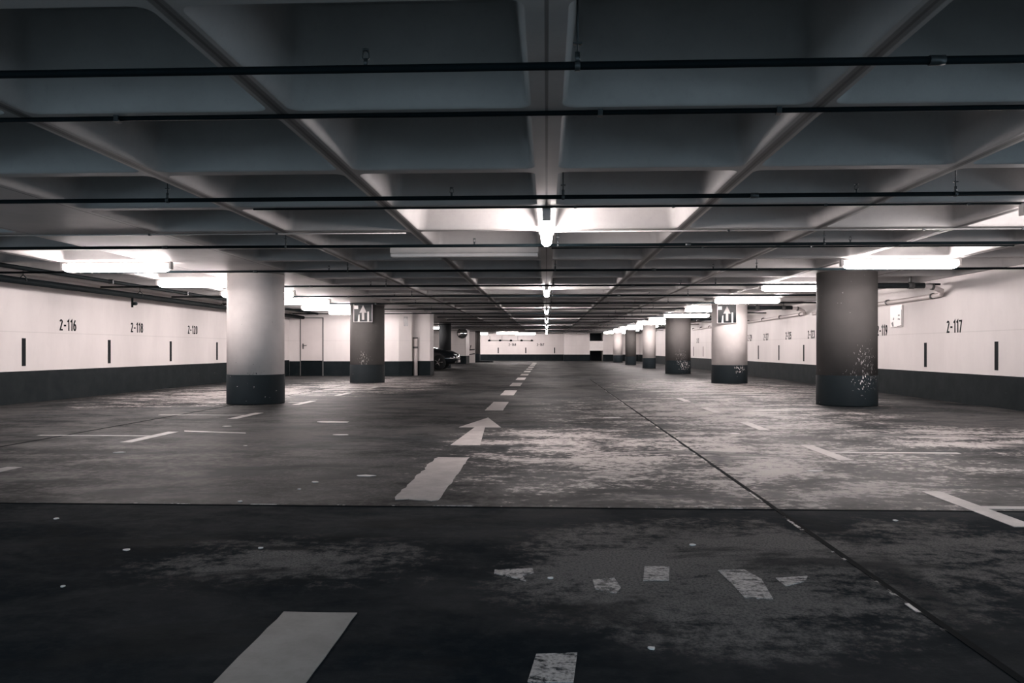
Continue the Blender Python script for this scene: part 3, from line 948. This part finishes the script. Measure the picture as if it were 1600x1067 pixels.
# ------------------------------------------------------------------ parked car, nose towards the lane
def car():
    t = thing('parked_car', (-6.15, 36.0, 0), 'black car parked nose out behind the stair block', 'car')
    hwid = 0.90
    # station along the length: x, half width, lower z, shoulder z, roof z, roof half width
    st = [(-2.18, 0.66, 0.36, 0.72, 0.80, 0.55), (-2.10, 0.80, 0.25, 0.86, 0.96, 0.66), (-1.75, 0.88, 0.20, 0.92, 1.06, 0.68), (-1.20, 0.90, 0.18, 0.93, 1.40, 0.60),
          (-0.50, 0.90, 0.18, 0.93, 1.46, 0.60), (0.15, 0.90, 0.18, 0.93, 1.42, 0.60), (0.85, 0.90, 0.18, 0.93, 1.00, 0.70), (1.35, 0.89, 0.20, 0.90, 0.94, 0.68),
          (1.85, 0.86, 0.22, 0.80, 0.85, 0.62), (2.10, 0.78, 0.25, 0.68, 0.73, 0.56), (2.22, 0.62, 0.32, 0.55, 0.60, 0.45)]
    bm = bmesh.new()
    rings = []
    for x, hwx, z0, zs, zr, rw in st:
        p = [(hwx * 0.86, z0), (hwx, z0 + 0.14), (hwx, (z0 + zs) / 2 + 0.05), (hwx * 0.95, zs), (rw * 1.04, zr - 0.04), (rw * 0.7, zr), (0, zr + 0.012)]
        ring = [bm.verts.new((x, y, z)) for y, z in p] + [bm.verts.new((x, -y, z)) for y, z in p[-2::-1]]
        rings.append(ring)
    for A, B in zip(rings, rings[1:]):
        n = len(A)
        for k in range(n):
            f = bm.faces.new((A[k], A[(k + 1) % n], B[(k + 1) % n], B[k]))
            f.smooth = True
    bm.faces.new(rings[0])
    bm.faces.new(rings[-1][::-1])
    mb = MB()
    mb.bm.free()
    mb.bm = bm
    o = mb.build('body', M['car'], t)
    sd = o.modifiers.new('sub', 'SUBSURF')
    sd.levels = sd.render_levels = 2
    for x in (-1.38, 1.38):
        for s in (-1, 1):
            wl = MB().lathe([(0.20, -0.10), (0.30, -0.11), (0.325, -0.07), (0.325, 0.07), (0.30, 0.11), (0.20, 0.10)], 28)
            wl.move(Matrix.Rotation(PI / 2, 4, 'X'))
            wh = wl.build('wheel', M['tyre'], t, (x, s * 0.80, 0.325))
            rm = MB()
            for a in range(5):
                an = 2 * PI * a / 5
                rm.tube([(0, s * 0.112, 0), (0.20 * math.cos(an), s * 0.112, 0.20 * math.sin(an))], 0.028, 6)
            rm.tube([(0, s * 0.10, 0), (0, s * 0.125, 0)], 0.06, 12)
            rm.build('rim', M['alloy'], wh)
    # glazing
    g = MB()
    v = [g.bm.verts.new(p) for p in ((0.92, -0.64, 1.00), (0.92, 0.64, 1.00), (0.26, 0.55, 1.40), (0.26, -0.55, 1.40))]
    g.bm.faces.new(v)
    g.move(Matrix.Translation((0.02, 0, 0.02))).build('windscreen', M['carglass'], t)
    for s in (-1, 1):
        hl = MB()
        hl.tube([(1.86, s * 0.74, 0.68), (2.05, s * 0.66, 0.655), (2.15, s * 0.50, 0.62)], 0.06, 12, True, [0.03, 0.062, 0.05])
        hl.build('headlight', M['lens'], t)
        MB().tube([(2.02, s * 0.64, 0.36), (2.14, s * 0.62, 0.36)], 0.05, 12).build('fog_light', M['lens'], t)
        MB().tube([(0.75, s * 0.92, 0.98), (0.72, s * 1.00, 1.0), (0.70, s * 1.06, 1.0)], 0.06, 10, True, [0.03, 0.085, 0.06]).build('door_mirror', M['car'], t)
    gr = MB()
    for z in (0.44, 0.49, 0.54):
        gr.box(2.14, 2.22, -0.36, 0.36, z - 0.008, z + 0.008)
    gr.build('grille', M['alloy'], t)
    MB().box(2.17, 2.23, -0.26, 0.26, 0.32, 0.42).build('number_plate', M['signwhite'], t)
    return t


car()

# ------------------------------------------------------------------ floor markings
ZM = 0.003


def mark(name, poly, mat, label, cat='floor marking', group=None, z=ZM):
    c = Vector((sum(p[0] for p in poly) / len(poly), sum(p[1] for p in poly) / len(poly), 0))
    o = MB().slab([(p[0] - c.x, p[1] - c.y) for p in poly], -0.001, z).build(name, mat, loc=c)
    return tag(o, label, cat, group)


def rag(x0, x1, y0, y1, left=0.012, right=0.006, end=0.01, n=22):
    P = []
    for i in range(n + 1):
        P.append((x0 - random.random() * left, y0 + (y1 - y0) * i / n))
    for i in range(1, 5):
        P.append((x0 + (x1 - x0) * i / 5, y1 + random.uniform(-end, end) * 0.3))
    for i in range(n + 1):
        P.append((x1 + random.random() * right, y1 - (y1 - y0) * i / n))
    for i in range(1, 7):
        P.append((x1 - (x1 - x0) * i / 7, y0 + random.uniform(-end, end)))
    return P


DG = 'dashes of the lane line'
mark('lane_dash', rag(-0.905, -0.655, 0.95, 2.73, 0.004, 0.004), M['lanegrey'], 'large pale lane dash nearest the camera, on the dark slab', group=DG)
mark('lane_dash', rag(-0.91, -0.655, 4.79, 6.69, 0.03, 0.012, 0.03), M['lane'], 'ragged pale lane dash just beyond the cross joint', group=DG)
mark('lane_arrow', [(-0.91, 7.55), (-0.63, 7.55), (-0.715, 9.28), (-0.53, 9.28), (-0.775, 10.6), (-1.02, 9.28), (-0.835, 9.28)], M['lane'],
     'pale arrow painted on the lane pointing away from the camera')
for i in range(11):
    y = 11.85 + 3.93 * i
    mark('lane_dash', rag(-0.91, -0.655, y, y + 1.9, 0.01, 0.01), M['lane'], 'pale lane dash, %s beyond the floor arrow' % ORD[i], group=DG)

BG = 'bay corner markings'
for i in range(5):
    y = 4.2 + 2.45 * i
    mark('bay_marking', [(2.39, y), (2.51, y), (2.51, y + 0.46), (3.6, y + 0.46), (3.6, y + 0.54), (2.51, y + 0.54), (2.51, y + 1.02), (2.39, y + 1.02)],
         M['bay'], 'worn T shaped bay marking on the right, %s from the camera' % ORD[i], group=BG)
for i in range(6):
    y = 5.0 + 2.63 * i
    xe = -4.40 if i == 3 else -5.35      # cut short at the pillar foot
    mark('bay_marking', [(-4.16, y), (-4.04, y), (-4.04, y + 1.0), (-4.16, y + 1.0), (-4.16, y + 0.62), (xe, y + 0.62), (xe, y + 0.55), (-4.16, y + 0.55)],
         M['bay'], 'worn T shaped bay marking on the left, %s from the camera' % ORD[i], group=BG)
mark('bay_line', [tuple(ground(*p).xy) for p in ((288, 674), (384, 677), (384, 675.6), (288, 672.4))], M['bay'], 'thin worn white line right of the left bay markings')

# ghost markings on the near slab
for poly, lb in (([(1122, 891), (1163, 890), (1190, 905), (1208, 936), (1164, 934), (1146, 914)], 'largest worn pale patch on the dark slab, left of the joint'),
                 ([(1212, 903), (1262, 900), (1258, 908), (1228, 916)], 'small worn pale wedge beside the largest worn patch'),
                 ([(1007, 885), (1046, 885), (1045, 907), (1005, 907)], 'square faint worn patch in the middle of the dark slab'),
                 ([(838, 1022), (902, 1020), (896, 1066), (824, 1066)], 'faint worn block at the near edge of the floor'),
                 ([(773, 890), (832, 888), (834, 895), (816, 899), (822, 908), (800, 902), (772, 896)], 'worn pale streak left of the square faint patch'),
                 ([(926, 906), (960, 903), (970, 918), (962, 927), (930, 920)], 'faint round worn patch between streak and square patch')):
    mark('worn_patch', [tuple(ground(*p).xy) for p in poly], M['ghost'], lb, 'worn marking', 'worn markings on the near slab', 0.0025)

# pale specks of chewing gum and paper
def speck(px, py, wpx, label, asp=1.0):
    c = ground(px, py)
    r = wpx / 2 / FPX * c.y
    n = 11
    P = []
    for i in range(n):
        a = 2 * PI * i / n
        rr = r * random.uniform(0.75, 1.1)
        P.append((c.x + rr * math.cos(a), c.y + rr * asp * math.sin(a)))
    mark('gum_speck', P, M['gum'], label, 'speck', 'pale specks on the floor', 0.004)


for a in ((198, 859, 11, 'bright speck on the dark slab, far left, largest of its group'), (98, 916, 8, 'small bright speck at the left edge of the dark slab'),
          (88, 810, 9, 'thin speck just this side of the cross joint, far left'), (1018, 1013, 12, 'round grey speck near the bottom of the floor'),
          (407, 856, 8, 'faint speck on the dark slab between left speck and lane dash'), (186, 706.5, 21, 'long white scrap below the left bay marking'),
          (533, 679, 26, 'white scrap on the floor left of the arrow'), (518, 659, 60, 'long white smear on the floor beyond the left scrap'),
          (947, 735, 3, 'tiny speck right of the ragged lane dash'), (1148, 677, 18, 'white dash-like scrap right of the joint'), (1078, 644.5, 13, 'smaller white scrap beyond the right one'),
          (1274, 735.5, 26, 'pale patch of paint between the right bay markings'), (1399, 813, 8, 'small grey speck below the right bay marking'), (1082, 851, 11, 'thin bright curl on the dark slab'),
          (492, 753, 12, 'white crumb left of the ragged lane dash'), (468, 764, 6, 'white crumb nearest the cross joint'), (383, 696, 6, 'small bright speck in the left lane'),
          (355, 665.5, 14, 'white scrap beside the left bay corner'), (957, 652, 30, 'pale smear left of the joint, far off'), (572, 743, 30, 'pale paint blotch left of the ragged lane dash'),
          (860, 903, 10, 'bright flake between the worn streak and round patch'), (375, 783, 8, 'tiny flake on the cross joint, left')):
    speck(a[0], a[1], a[2], a[3], 1.0 if a[2] < 20 else 0.5)
